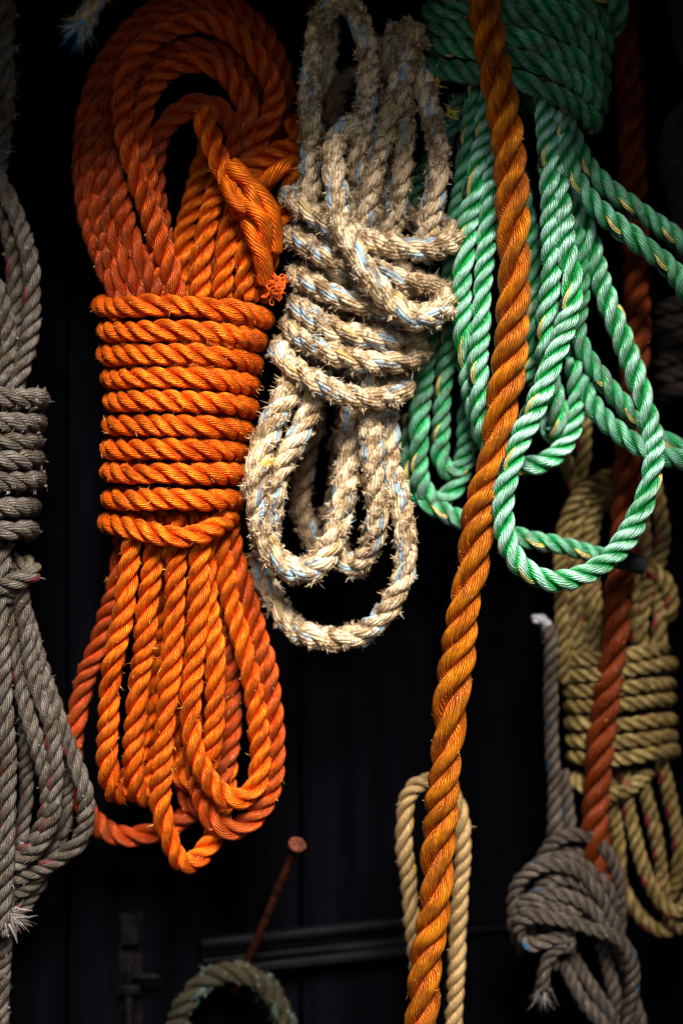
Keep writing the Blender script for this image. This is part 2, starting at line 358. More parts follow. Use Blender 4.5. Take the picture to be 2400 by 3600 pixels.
def plain(name, c0, c1, scale, rough, metal=0.0, stretch=(1, 1, 1), bump=.2, spec=.03):
    g = NT(name); mp = g.n.new('ShaderNodeMapping'); mp.inputs['Scale'].default_value = stretch; g.l.new(g.pos(), mp.inputs[0])
    nz = g.noise(mp.outputs[0], scale, 6, .65); g.put(g.p.inputs['Base Color'], g.mix(g.ramp(nz, .35, .68), c0, c1))
    g.p.inputs['Roughness'].default_value = rough; g.p.inputs['Metallic'].default_value = metal; g.p.inputs['Specular IOR Level'].default_value = spec
    b = g.n.new('ShaderNodeBump'); b.inputs['Strength'].default_value = bump; b.inputs['Distance'].default_value = .001
    g.l.new(nz, b.inputs['Height']); g.l.new(b.outputs[0], g.p.inputs['Normal']); return g.m
BOARD = plain('black_painted_board', (.0004, .0004, .0006), (.0013, .0013, .002), 25, .7, stretch=(1, 1, .08), spec=.0, bump=.05)
TRIM = plain('worn_black_trim', (.0002, .0002, .0003), (.003, .0028, .0042), 60, .5, stretch=(.12, 1, 1), spec=.05)
RUST = plain('rusted_steel', (.007, .0018, .0008), (.025, .006, .002), 160, .75, bump=.6)
RUSTH = plain('rusted_nail_head', (.025, .0065, .003), (.07, .02, .011), 260, .6, bump=.3)
IRON = plain('old_bolt_iron', (.0004, .0003, .0003), (.004, .0034, .0033), 90, .55, .3, bump=.5)
TAPE = plain('black_tape', (.006, .006, .007), (.015, .015, .016), 60, .35)
ASPH = plain('asphalt', (.04, .04, .042), (.06, .06, .06), 8, .9)
WOOD = plain('dark_stained_timber', (.012, .01, .008), (.03, .025, .02), 20, .7, stretch=(.1, 1, 1))

def box(mb, x0, x1, y0, y1, z0, z1, m=0, yaw=None):
    v = np.array([(x, y, z) for x in (x0, x1) for y in (y0, y1) for z in (z0, z1)], float)
    f = np.array([(0, 1, 3, 2), (4, 6, 7, 5), (0, 4, 5, 1), (2, 3, 7, 6), (0, 2, 6, 4), (1, 5, 7, 3)])
    mb.add(v, f, np.zeros((6, 4, 2)), np.zeros((6, 2)), m)
def bevel(o, wd=.0015, seg=2):
    b = o.modifiers.new('bevel', 'BEVEL'); b.width = wd; b.segments = seg; return o

# ------------------------------------------------------------------ the place: ground, wall, plus unseen boards added to shade top and sides
mb = MB(); mb.add(np.array([(-30, -30, -1.1), (30, -30, -1.1), (30, 30, -1.1), (-30, 30, -1.1)], float), np.array([(0, 1, 2, 3)]), np.zeros((1, 4, 2)), np.zeros((1, 2)), 0)
tag(mb.build('ground', [ASPH]), kind='structure')
YAW = radians(11); WY = .100
def wl(x, off=0.0):      # y of the wall face at world x
    return WY + x * math.tan(YAW) - off
wall = bpy.data.objects.new('board_wall', None); C.collection.objects.link(wall)
tag(wall, 'black painted timber wall of upright boards with a moulded rail, behind all the ropes', 'wall')
wall.location = (0, WY, 0); wall.rotation_euler = (0, 0, YAW)
xs = [-.62, -.415, -.205, -.031, .16, .34, .56, .8]
mb = MB()
for i in range(len(xs) - 1): box(mb, xs[i] + .0012, xs[i + 1] - .0012, (0, .004, .001, -.003, .002, .0, .003)[i], .022, -1.09, .62)
box(mb, -.62, .8, .0225, .03, -1.09, .62)
bevel(mb.build('boards', [BOARD], wall))
mb = MB()
for z, dpt, h in ((0, .016, .006), (-.0075, .010, .006), (-.0145, .013, .005), (-.0205, .018, .006)): box(mb, 0, .185, -dpt, -.0045, z - h, z)
box(mb, .186, .36, -.009, -.0045, -.016, -.0145)
o = bevel(mb.build('moulded_rail', [TRIM], wall), .002); o.location = (-.108, 0, -.3165); o.rotation_euler = (0, -radians(3.4), 0)
mb = MB(); box(mb, -.9, 1.0, -.222, .14, .400, .43); tag(bevel(mb.build('unseen_shade_top', [WOOD])), kind='structure')  # unseen slab added above the view to shade the upper loops
mb = MB(); box(mb, -.300, -.268, -.36, .03, -1.09, .3995); tag(bevel(mb.build('unseen_shade_left', [BOARD])), kind='structure')  # unseen side slab, added to dim the left edge
mb = MB(); box(mb, .280, .315, -.40, .155, -1.09, .3995); tag(bevel(mb.build('unseen_shade_right', [BOARD])), kind='structure')  # unseen side slab, added to cut the sun from the right-hand ropes

# ------------------------------------------------------------------ orange hank
oh = thing('rope_hank', None, 'large bright orange rope hank bound with ten even turns, left of the frayed beige one', 'rope', 'hanks of rope hung on the wall')
R0 = 40; kw = dict(fuzz=3, fl=.34, fw=.03)
for (xl, yl, ym, xr, yr) in ((205, 315, 302, 1345, 390), (232, 465, 455, 1305, 520), (238, 612, 600, 1275, 655), (262, 752, 742, 1252, 790),
                             (270, 895, 886, 1250, 932), (265, 1045, 1035, 1222, 1070), (260, 1190, 1182, 1190, 1195), (258, 1332, 1330, 1180, 1335), (260, 1495, 1490, 1160, 1495)):
    xm = (xl + xr) / 2; e = 62
    wrap('wrap_turn', [p[:2] for p in pp('C4', [(xl + e, yl), (xl + (xm - xl) * .55, (yl * .3 + ym * .7)), (xm, ym), (xr - (xr - xm) * .45, ym * .62 + yr * .38), (xr - e, yr)])], 37.5, ORANGE, oh, b=150, fuzz=5, fl=.34, fw=.03)
wrap('wrap_turn', [p[:2] for p in pp('C4', [(312, 1640), (420, 1665), (600, 1700), (760, 1720), (900, 1700), (1000, 1650), (1060, 1590)])], 38, ORANGE, oh, b=150, **kw)
UP = [  # crown loops, outermost first: C1
    [(420, 1850, 10), (300, 1640, 0), (210, 1380, -10), (165, 1100, -20), (160, 860, -30), (210, 620, -40), (300, 400, -45), (430, 210, -50), (600, 60, -60), (800, -30, -70), (1000, 0, -80), (1180, 110, -90), (1310, 290, -95), (1385, 500, -100), (1380, 720, -100), (1300, 920, -95), (1210, 1150, -90), (1150, 1450, -70), (1130, 1850, -50)],
    [(480, 1850, 30), (370, 1640, 25), (270, 1380, 15), (220, 1120, 5), (220, 880, -5), (265, 640, -15), (350, 430, -20), (470, 260, -30), (620, 120, -40), (800, 40, -50), (960, 50, -60), (1110, 140, -70), (1220, 280, -75), (1290, 450, -80), (1310, 620, -85), (1270, 800, -85), (1180, 1000, -80), (1080, 1250, -60), (1020, 1850, -40)],
    [(560, 1850, 55), (440, 1640, 50), (340, 1400, 40), (290, 1140, 30), (290, 900, 20), (330, 680, 10), (400, 480, 0), (520, 320, -8), (660, 190, -15), (820, 120, -25), (980, 170, -40), (1110, 290, -50), (1190, 430, -60), (1220, 600, -70), (1190, 780, -80), (1110, 1000, -80), (1000, 1300, -60), (900, 1850, -40)],
    [(640, 1850, 75), (540, 1640, 70), (440, 1420, 62), (380, 1180, 55), (365, 960, 48), (390, 740, 40), (460, 540, 30), (590, 380, 22), (750, 290, 15), (900, 290, 5), (1040, 340, -5), (1140, 450, -20), (1180, 620, -35), (1170, 800, -50), (1090, 1000, -60), (960, 1250, -60), (880, 1850, -50)],
]
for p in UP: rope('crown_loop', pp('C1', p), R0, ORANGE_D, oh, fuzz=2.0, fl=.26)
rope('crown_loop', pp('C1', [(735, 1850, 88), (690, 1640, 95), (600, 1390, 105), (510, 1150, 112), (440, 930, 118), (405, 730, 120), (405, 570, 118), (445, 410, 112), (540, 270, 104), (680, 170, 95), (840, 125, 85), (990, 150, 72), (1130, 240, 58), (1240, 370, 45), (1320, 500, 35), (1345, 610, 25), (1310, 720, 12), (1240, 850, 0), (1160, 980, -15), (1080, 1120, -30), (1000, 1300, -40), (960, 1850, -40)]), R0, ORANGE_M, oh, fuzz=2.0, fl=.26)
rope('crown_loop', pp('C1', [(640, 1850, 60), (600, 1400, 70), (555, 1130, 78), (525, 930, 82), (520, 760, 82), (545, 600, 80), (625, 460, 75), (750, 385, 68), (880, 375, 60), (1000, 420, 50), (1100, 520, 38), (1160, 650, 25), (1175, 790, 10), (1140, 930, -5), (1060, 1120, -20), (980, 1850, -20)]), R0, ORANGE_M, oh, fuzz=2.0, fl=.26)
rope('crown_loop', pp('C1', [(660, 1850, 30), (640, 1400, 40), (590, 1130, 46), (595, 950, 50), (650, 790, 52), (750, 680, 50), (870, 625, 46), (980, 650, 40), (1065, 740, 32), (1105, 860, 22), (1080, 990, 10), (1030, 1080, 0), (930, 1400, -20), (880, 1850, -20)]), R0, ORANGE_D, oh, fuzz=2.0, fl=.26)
for p in ([(760, 1850, -40), (760, 1620, -55), (790, 1400, -70), (840, 1200, -85), (890, 1020, -100), (950, 800, -110)],
          [(865, 1850, 25), (875, 1700, 30), (890, 1560, 32), (915, 1400, 28), (950, 1250, 18), (990, 1120, 5), (1040, 980, -15)],
          [(1005, 1850, 40), (1015, 1700, 45), (1030, 1560, 44), (1055, 1420, 38), (1090, 1290, 25), (1140, 1160, 5), (1200, 1040, -10), (1290, 900, -25)],
          [(1150, 1850, 30), (1150, 1700, 35), (1150, 1560, 30), (1160, 1400, 15), (1200, 1250, 0), (1280, 1100, -10), (1380, 980, -20), (1470, 900, -30)],
          [(1230, 1850, 10), (1260, 1700, 10), (1330, 1500, 10), (1390, 1350, 5), (1420, 1200, 0), (1450, 1050, -5), (1500, 920, -10), (1490, 780, -20), (1430, 720, -30)],
          [(1110, 1080, 0), (1200, 1010, 10), (1300, 960, 12), (1400, 920, 5), (1500, 880, -10)]):
    rope('inner_run', pp('C1', p), R0 - 2, ORANGE, oh, **kw)
sp = tag(rope('splice', pp('C1', [(890, 640, 30), (905, 720, 55), (925, 810, 80), (965, 920, 95), (1010, 1020, 105), (1060, 1130, 108), (1110, 1240, 100), (1160, 1330, 90)]), R0 + 2, ORANGE, oh, **kw), 'loosened end tucked into a tangle of untwisted strands')
for p, r in (([(1020, 1000, 100), (1090, 1060, 130), (1180, 1120, 135), (1270, 1210, 125), (1320, 1310, 110), (1340, 1430, 95), (1335, 1560, 80)], 27),
             ([(1060, 990, 100), (1150, 1080, 120), (1200, 1200, 140), (1230, 1290, 135)], 25),
             ([(1030, 1060, 110), (1040, 1150, 130), (1075, 1230, 140), (1130, 1275, 148), (1175, 1285, 135), (1180, 1320, 110)], 22),
             ([(1090, 1150, 110), (1110, 1220, 120), (1180, 1270, 145), (1250, 1330, 145), (1280, 1420, 130), (1260, 1520, 115), (1240, 1600, 100)], 27),
             ([(1150, 1330, 100), (1190, 1420, 118), (1215, 1500, 125), (1270, 1570, 120), (1280, 1660, 105), (1260, 1750, 80)], 27),
             ([(1290, 1420, 100), (1250, 1470, 125), (1235, 1540, 120), (1250, 1650, 100), (1275, 1700, 80)], 22),
             ([(1230, 1150, 60), (1310, 1080, 75), (1380, 1020, 70), (1430, 1010, 50)], 27)):
    strand('splice_strand', pp('C1', p), r, ORANGE, sp, turns=.045)
tangle('frayed_end', (200 + 1335 / 1.742, 1755 / 1.742, 70), 46, 48, 170, 1.7, [fibre_mat('orange_loose_fibre', (.6, .07, .004), (.8, .13, .008))], oh)
LOW = [
    [(600, 40, -40), (620, 600, -60), (560, 1000, -80), (480, 1400, -80), (420, 1600, -60), (360, 1690, -20), (315, 1620, 25), (297, 1450, 50), (300, 1230, 64), (322, 1000, 76), (350, 800, 84), (388, 600, 88), (420, 400, 86), (440, 190, 80), (440, 20, 60)],
    [(680, 40, -60), (700, 700, -80), (640, 1200, -90), (560, 1580, -80), (500, 1710, -40), (458, 1620, 0), (450, 1450, 25), (463, 1220, 45), (488, 1000, 60), (512, 800, 68), (534, 600, 72), (558, 400, 74), (572, 190, 72), (572, 20, 50)],
    [(712, 20, 70), (710, 200, 92), (702, 400, 100), (694, 600, 104), (685, 800, 106), (668, 1000, 106), (643, 1200, 104), (624, 1400, 100), (615, 1580, 95), (615, 1720, 90), (640, 1860, 84), (675, 1990, 76), (725, 2090, 66), (785, 2100, 50), (845, 2040, 30), (900, 1960, 10), (960, 1860, -20), (985, 1700, -50), (1010, 1500, -70), (1010, 1200, -80), (980, 800, -80), (940, 40, -60)],
    [(850, 20, 60), (850, 200, 84), (842, 400, 94), (832, 600, 100), (815, 800, 106), (796, 1000, 110), (790, 1180, 112), (800, 1330, 112), (832, 1470, 110), (895, 1590, 104), (975, 1680, 98), (1065, 1712, 90), (1145, 1680, 78), (1190, 1590, 62), (1205, 1470, 50), (1200, 1330, 40), (1180, 1160, 30), (1145, 980, 22), (1100, 800, 14), (1045, 600, 8), (1000, 400, 2), (970, 200, -2), (955, 20, 0)],
    [(880, 20, 30), (885, 400, 40), (905, 650, 55), (930, 830, 66), (938, 1000, 72), (937, 1150, 72), (928, 1290, 66), (905, 1430, 50), (850, 1560, 20), (760, 1600, -20), (720, 1500, -50), (690, 1200, -70), (690, 40, -60)],
    [(1010, 20, -20), (1040, 200, -20), (1090, 400, -18), (1155, 600, -14), (1205, 800, -8), (1250, 1000, -2), (1280, 1200, 6), (1290, 1400, 16), (1283, 1550, 26), (1245, 1700, 36), (1160, 1820, 44), (1060, 1885, 50), (960, 1870, 54), (885, 1780, 54), (845, 1670, 44), (820, 1560, 30), (800, 1400, 0), (780, 1000, -30), (760, 40, -40)],
    [(420, 20, -20), (375, 350, -30), (315, 580, -36), (250, 770, -42), (195, 920, -46), (150, 1080, -50), (110, 1250, -55), (85, 1420, -60), (110, 1640, -65), (190, 1800, -70), (300, 1890, -75), (430, 1930, -75), (560, 1895, -80), (680, 1840, -85), (780, 1790, -85), (860, 1700, -90), (900, 1400, -100), (880, 800, -100), (800, 40, -90)],
    [(980, 40, -60), (1020, 500, -70), (1025, 1000, -70), (1020, 1350, -60), (985, 1530, -40), (930, 1700, -20), (870, 1760, -30), (800, 1740, -60), (750, 1600, -80), (720, 1300, -95), (720, 40, -80)],
]
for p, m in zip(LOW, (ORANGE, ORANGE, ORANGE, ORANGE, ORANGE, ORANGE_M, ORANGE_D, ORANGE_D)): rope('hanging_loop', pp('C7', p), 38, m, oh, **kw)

# ------------------------------------------------------------------ beige frayed hank
bh = thing('rope_hank', None, 'shaggy frayed beige rope hank flecked with pale blue, hung between the orange and green ropes', 'rope', 'hanks of rope hung on the wall')
kb = dict(fuzz=8, fl=.36, fw=.032, tufts=11, lump=.105, lobe=.49, tcurl=1.1, tm=14, ring=16, step=.1, wob=.09)
RB = 40
rope('crown_loop', pp('C2', [(510, 1330, 60), (508, 1150, 70), (508, 900, 75), (508, 700, 72), (512, 500, 66), (528, 300, 56), (560, 130, 44), (620, 30, 30), (710, -10, 20), (790, 60, 25), (830, 190, 40), (855, 330, 60), (865, 470, 75), (855, 620, 85), (830, 780, 85), (800, 930, 78), (785, 1100, 66), (790, 1300, 50), (800, 1500, 40)]), RB, BEIGE, bh, **kb)
rope('crown_loop', pp('C2', [(840, 1480, 60), (850, 1330, 75), (870, 1180, 85), (900, 1030, 92), (940, 870, 98), (985, 700, 102), (1040, 550, 104), (1100, 420, 100), (1150, 310, 85), (1170, 220, 50), (1120, 170, 0), (1020, 180, -40), (985, 300, -50), (985, 500, -55), (1000, 800, -60), (980, 1200, -50), (950, 1480, -40)]), RB, BEIGE, bh, **kb)
rope('crown_loop', pp('C2', [(1180, 1600, 30), (1215, 1400, 50), (1260, 1220, 62), (1290, 1050, 68), (1298, 900, 66), (1272, 740, 60), (1220, 590, 52), (1165, 450, 44), (1110, 330, 20), (1050, 250, -20)]), RB, BEIGE, bh, **kb)
rope('crown_loop', pp('C2', [(985, 1500, 40), (1005, 1380, 50), (1035, 1250, 55), (1065, 1080, 58), (1082, 900, 58), (1085, 740, 54), (1080, 600, 40), (1060, 450, 10)]), RB - 3, BEIGE, bh, **kb)
rope('crown_loop', pp('C2', [(610, 1000, -30), (598, 800, -40), (600, 600, -50), (615, 420, -60), (625, 280, -70), (620, 100, -80)]), RB - 8, BEIGE, bh, **kb)
rope('crown_loop', pp('C2', [(650, 1100, 0), (635, 850, 0), (635, 700, -2), (665, 580, -5), (730, 480, -10), (800, 430, -20), (880, 500, -40)]), RB - 6, BEIGE_SHADED, bh, **kb)
# the run that crosses the binding
rope('crossing_run', pp('C2', [(800, 800, 28), (740, 770, 68), (685, 830, 127), (650, 940, 157), (645, 1080, 177), (665, 1220, 190), (700, 1360, 200), (755, 1500, 208), (820, 1630, 214), (895, 1740, 216), (985, 1840, 212)] ) + pp('C5', [(1010, 165, 204), (1110, 215, 187), (1215, 205, 157), (1280, 140, 117), (1270, 50, 48), (1180, -20, -20)]), RB + 3, BEIGE, bh, **kb)
wrap('wrap_turn', [p[:2] for p in pp('C2', [(375, 1170), (420, 1235), (520, 1315), (650, 1390), (800, 1450), (950, 1502), (1100, 1535), (1250, 1530), (1360, 1490), (1408, 1430)])], RB + 2, BEIGE, bh, b=140, d0=20, dy=-20, **kb)
wrap('wrap_turn', [p[:2] for p in pp('C2', [(395, 1420), (480, 1505), (600, 1575), (750, 1625), (900, 1660), (1050, 1700), (1180, 1740), (1280, 1770)])], RB + 1, BEIGE, bh, b=132, d0=15, dy=0, **kb)
wrap('wrap_turn', [p[:2] for p in pp('C2', [(425, 1680), (520, 1750), (650, 1800), (780, 1850), (930, 1890), (1100, 1930), (1230, 1925), (1320, 1870)])], RB + 1, BEIGE, bh, b=128, d0=10, dy=5, **kb)
wrap('wrap_turn', [p[:2] for p in pp('C5', [(405, 120), (500, 195), (620, 255), (750, 302), (900, 330), (1040, 340), (1110, 320)])], RB + 1, BEIGE, bh, b=126, d0=8, dy=10, **kb)
wrap('wrap_turn', [p[:2] for p in pp('C5', [(365, 235), (430, 310), (540, 372), (660, 420), (800, 455), (950, 465), (1080, 440), (1150, 395)])], RB + 1, BEIGE, bh, b=128, d0=8, dy=10, **kb)
wrap('wrap_turn', [p[:2] for p in pp('C5', [(315, 375), (365, 460), (450, 540), (560, 602), (680, 652), (800, 682), (920, 682), (1010, 645), (1060, 590)])], RB + 1, BEIGE, bh, b=135, d0=12, dy=10, **kb)
rope('hanging_loop', pp('C5', [(420, 480, 30), (370, 620, 60), (295, 760, 90), (232, 900, 112), (188, 1030, 126), (165, 1160, 134), (165, 1300, 136), (195, 1450, 134), (260, 1590, 128), (345, 1680, 122), (440, 1712, 112), (535, 1672, 96), (605, 1580, 76), (650, 1460, 54), (680, 1320, 34), (700, 1150, 10), (720, 980, -14), (745, 600, -30)]), 45, BEIGE, bh, **kb)
rope('hanging_loop', pp('C5', [(560, 500, 40), (510, 700, 62), (440, 835, 82), (375, 970, 96), (312, 1090, 100), (275, 1200, 98), (265, 1330, 85), (240, 1450, 50), (210, 1560, 10), (200, 1660, -20), (235, 1800, -25), (310, 1940, -15), (420, 2045, 0), (560, 2098, 15), (705, 2090, 28), (845, 2025, 40), (955, 1920, 48), (1028, 1770, 54), (1058, 1600, 58), (1050, 1440, 58), (1015, 1290, 50), (975, 1130, 36), (945, 980, 16), (940, 820, -5), (920, 500, -20)]), 40, BEIGE, bh, **kb)
rope('hanging_loop', pp('C5', [(820, 500, 50), (838, 790, 80), (850, 950, 88), (866, 1100, 92), (877, 1250, 90), (876, 1400, 82), (850, 1540, 66), (795, 1640, 44), (725, 1690, 20), (668, 1650, -10), (650, 1580, -50), (640, 1500, -100), (620, 1400, -140)]), 41, BEIGE, bh, **kb)
rope('hanging_loop', pp('C5', [(520, 600, -60), (505, 850, -90), (455, 1050, -110), (432, 1250, -115), (455, 1430, -110), (530, 1560, -95), (600, 1610, -80)]), 38, BEIGE_SHADED, bh, **kb)
rope('hanging_loop', pp('C5', [(690, 650, -60), (690, 850, -100), (668, 1050, -110), (640, 1230, -110), (610, 1400, -110)]), 36, BEIGE_SHADED, bh, **kb)
YF = fibre_mat('yellow_tuft_fibre', (.5, .3, .03), (.68, .48, .1))
tuft('yellow_tuft', (800 + 1270 / 1.742, 500 / 1.742, 40), (.3, -.4, 1), 70, 34, 3.2, .4, [YF], bh, src=9)
tuft('yellow_tuft', (800 + 1365 / 1.742, 690 / 1.742, 40), (.3, -.7, .3), 60, 22, 3.2, .7, [YF], bh, src=9)
tuft('yellow_tuft', (800 + 232 / 1.68, 1000 + 1040 / 1.68, 178), (.1, -.9, -.2), 50, 20, 3.4, .7, [fibre_mat('orange_tuft_fibre', (.75, .3, .01), (.85, .42, .03))], bh, src=9)
tuft('blue_threads', (800 + 1330 / 1.742, 780 / 1.742, 20), (1, -.3, -.1), 14, 60, 1.6, .5, [fibre_mat('blue_thread', (.05, .2, .32), (.2, .4, .5))], bh)

# ------------------------------------------------------------------ green hank
gh = thing('rope_hank', None, 'mint green rope hank with yellow and black flecks, spilling loops behind the slanting orange rope', 'rope', 'hanks of rope hung on the wall')
kg = dict(fuzz=.8, fl=.25, fw=.03)
for f, bb in (([(165, 368), (270, 382), (400, 400), (550, 425), (700, 455), (850, 515), (990, 592), (1085, 680)], 190),
          ([(190, 255), (330, 262), (450, 278), (650, 312), (800, 368), (950, 432), (1050, 500), (1105, 590)], 200),
          ([(200, 160), (320, 155), (450, 160), (600, 188), (750, 235), (900, 292), (1040, 375), (1125, 480)], 205),
          ([(165, 72), (280, 62), (440, 58), (600, 72), (750, 110), (900, 168), (1050, 262), (1140, 375)], 205),
          ([(200, -30), (330, -45), (500, -35), (700, -5), (820, 32), (950, 88), (1080, 165), (1155, 275)], 200),
          ([(220, -110), (500, -120), (750, -80), (900, -40), (1050, 40), (1150, 150)], 195)):
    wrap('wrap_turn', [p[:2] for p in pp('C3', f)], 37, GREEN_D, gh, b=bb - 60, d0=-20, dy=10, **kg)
rope('wrap_turn', pp('C3', [(900, 20, -120), (1050, -20, -110), (1180, -30, -100), (1225, 60, -100), (1190, 150, -120), (1080, 200, -150)]), 40, GREEN_D, gh, **kg)
G = lambda n, p, r=36, m=GREEN: rope(n, p, r, m, gh, **kg)
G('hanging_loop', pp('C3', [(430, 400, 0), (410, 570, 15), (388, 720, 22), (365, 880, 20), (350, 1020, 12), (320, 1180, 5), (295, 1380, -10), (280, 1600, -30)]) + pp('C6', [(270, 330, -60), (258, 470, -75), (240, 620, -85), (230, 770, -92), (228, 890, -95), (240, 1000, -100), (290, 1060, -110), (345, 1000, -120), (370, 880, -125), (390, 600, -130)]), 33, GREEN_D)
G('hanging_loop', pp('C3', [(490, 420, 0), (475, 580, 20), (470, 720, 38), (450, 880, 48), (410, 1070, 54), (380, 1240, 58), (358, 1420, 60), (345, 1600, 58)]) + pp('C6', [(350, 150, 50), (362, 330, 36), (385, 480, 20), (420, 650, 0), (450, 800, -20), (500, 900, -40), (560, 960, -60)]), 37)
G('hanging_loop', pp('C3', [(540, 600, 10), (520, 860, 40), (508, 1080, 60), (490, 1280, 72), (470, 1480, 80), (462, 1680, 84)]) + pp('C6', [(455, 150, 84), (442, 300, 80), (438, 450, 74), (445, 600, 62), (455, 740, 48), (485, 860, 28), (560, 960, 0), (660, 1010, -15), (760, 1000, -20), (860, 945, -30), (940, 850, -42), (970, 760, -50), (985, 640, -40), (975, 520, -20), (960, 400, 0)]), 36)
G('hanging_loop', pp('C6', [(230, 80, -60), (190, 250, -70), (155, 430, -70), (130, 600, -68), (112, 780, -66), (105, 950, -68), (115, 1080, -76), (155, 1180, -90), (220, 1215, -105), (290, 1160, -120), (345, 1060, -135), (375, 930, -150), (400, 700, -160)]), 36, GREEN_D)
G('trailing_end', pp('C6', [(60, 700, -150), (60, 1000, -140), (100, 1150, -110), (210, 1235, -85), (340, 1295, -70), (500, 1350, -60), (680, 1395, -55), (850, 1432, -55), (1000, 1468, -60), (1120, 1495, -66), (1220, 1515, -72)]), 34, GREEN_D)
te = pp('C6', [(1185, 1508, -70), (1270, 1528, -74), (1365, 1552, -78)])
mb = MB(); pw, s_ = W(te); Pq, qq = resample(spline(pw), .001); tube(mb, Pq, np.full(len(Pq), 36 * K), 24, qq * 0, (0, 0), 0, cap=True)
mb.build('taped_end', [TAPE], gh)
G('hanging_loop', pp('C3', [(800, 420, 10), (800, 600, 40), (812, 740, 58), (828, 880, 68), (832, 1030, 74), (832, 1180, 78), (840, 1320, 82), (842, 1460, 84), (830, 1600, 80)]) + pp('C6', [(812, 180, 64), (800, 320, 45), (815, 450, 20), (850, 580, -10), (880, 700, -30), (895, 800, -40), (860, 850, -70), (820, 760, -100), (800, 500, -120)]), 37)
FR = pp('C3', [(860, 620, 20), (880, 800, 30), (885, 1000, 50), (890, 1180, 75), (915, 1330, 95), (945, 1470, 108), (962, 1590, 118)]) + pp('C6', [(955, 80, 126), (925, 210, 134), (882, 340, 142), (835, 470, 150), (780, 605, 160), (718, 745, 172), (660, 880, 182), (615, 1010, 188), (583, 1140, 190), (573, 1260, 190), (585, 1380, 188), (625, 1495, 184), (695, 1580, 176), (790, 1632, 164), (900, 1640, 150), (1020, 1605, 132), (1130, 1540, 112), (1225, 1445, 92), (1300, 1320, 74), (1362, 1185, 58), (1400, 1050, 42), (1405, 910, 28), (1385, 770, 16), (1345, 620, 8), (1290, 460, 2), (1235, 310, -2), (1180, 160, -6), (1120, 20, -10)]) + pp('C3', [(1060, 1350, -16), (1000, 1170, -20), (950, 1020, -20), (910, 850, -10), (880, 600, 0)])
G('front_loop', FR, 39)
G('side_run', pp('C3', [(900, 450, 10), (925, 640, 20), (975, 800, 28), (1060, 945, 28), (1175, 1060, 20), (1300, 1150, 8), (1430, 1240, -8), (1570, 1350, -25), (1750, 1500, -50)]), 36, GREEN_D)
G('side_run', pp('C3', [(900, 620, 20), (925, 850, 50), (955, 980, 62), (1025, 1075, 68), (1125, 1170, 68), (1245, 1275, 62), (1375, 1375, 52), (1490, 1470, 40), (1590, 1600, 25), (1680, 1750, 10)]), 37, GREEN_M)
G('side_run', pp('C3', [(960, 1200, -10), (990, 1450, 0), (1005, 1600, 5)]) + pp('C6', [(990, 150, 8), (985, 290, 12), (1025, 390, 12), (1085, 480, 8), (1160, 575, 2), (1245, 675, -6), (1330, 760, -16), (1440, 840, -24), (1560, 905, -34), (1700, 960, -50)]), 34, GREEN_D)
G('side_run', pp('C6', [(960, 300, -40), (1000, 480, -30), (1035, 600, -20), (1090, 700, -12), (1180, 790, -4), (1290, 870, 6), (1400, 930, 14), (1500, 962, 14), (1600, 980, 5), (1750, 980, -10)]), 36, GREEN_M)
G('hanging_loop', pp('C3', [(620, 800, -40), (680, 1050, -40), (720, 1300, -40), (740, 1550, -45)]) + pp('C6', [(740, 150, -50), (735, 350, -55), (720, 480, -60), (690, 550, -70)]), 34, GREEN_D)
G('hanging_loop', pp('C3', [(330, 520, -60), (270, 750, -70), (180, 900, -80), (100, 1010, -90), (60, 1130, -100), (130, 1150, -110)]), 33, GREEN_D)

# ------------------------------------------------------------------ thick orange ropes
T1 = pp('C3', [(400, -420, 190), (430, -200, 190), (460, -40, 188), (484, 110, 186), (508, 260, 184), (536, 410, 182), (565, 560, 180), (594, 720, 178), (616, 880, 176), (627, 1030, 174), (632, 1200, 172), (636, 1400, 168), (640, 1600, 164)]) + pp('C6', [(634, 80, 160), (628, 230, 156), (616, 370, 152), (600, 510, 148), (578, 670, 144), (548, 830, 140), (510, 1000, 136), (470, 1180, 134), (432, 1370, 132), (400, 1550, 130), (370, 1730, 128)]) + pp('B5', [(818, 0, 126), (798, 170, 124), (778, 370, 120), (760, 580, 116), (747, 800, 112), (735, 1000, 108), (722, 1200, 104), (706, 1400, 100), (680, 1600, 98), (650, 1800, 96), (622, 2000, 94), (600, 2200, 92), (578, 2420, 90), (550, 2700, 90)])
o = rope('thick_rope', T1, 59, THICK, None, lay=5.3, ring=16, step=.1, fuzz=4, fl=.2, fw=.018, sm=1.4, taper=[(0, 1.0), (.75, 1.0), (1, .93)])
tag(o, 'thick glossy orange brown rope slanting down the middle, in front of the green rope', 'rope', 'thick orange ropes')
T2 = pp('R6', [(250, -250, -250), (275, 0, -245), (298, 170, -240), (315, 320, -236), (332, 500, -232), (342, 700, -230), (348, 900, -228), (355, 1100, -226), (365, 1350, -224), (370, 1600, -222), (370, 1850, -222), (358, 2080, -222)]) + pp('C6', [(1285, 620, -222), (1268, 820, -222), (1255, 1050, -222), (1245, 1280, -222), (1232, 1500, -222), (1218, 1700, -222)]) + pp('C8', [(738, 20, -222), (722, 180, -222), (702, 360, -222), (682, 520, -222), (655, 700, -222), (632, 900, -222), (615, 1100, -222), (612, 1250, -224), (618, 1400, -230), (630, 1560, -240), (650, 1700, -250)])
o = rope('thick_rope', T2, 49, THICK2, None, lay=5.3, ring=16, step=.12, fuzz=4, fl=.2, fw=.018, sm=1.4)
tag(o, 'thick dull red orange rope hanging behind the green loops and across the yellow hank', 'rope', 'thick orange ropes')

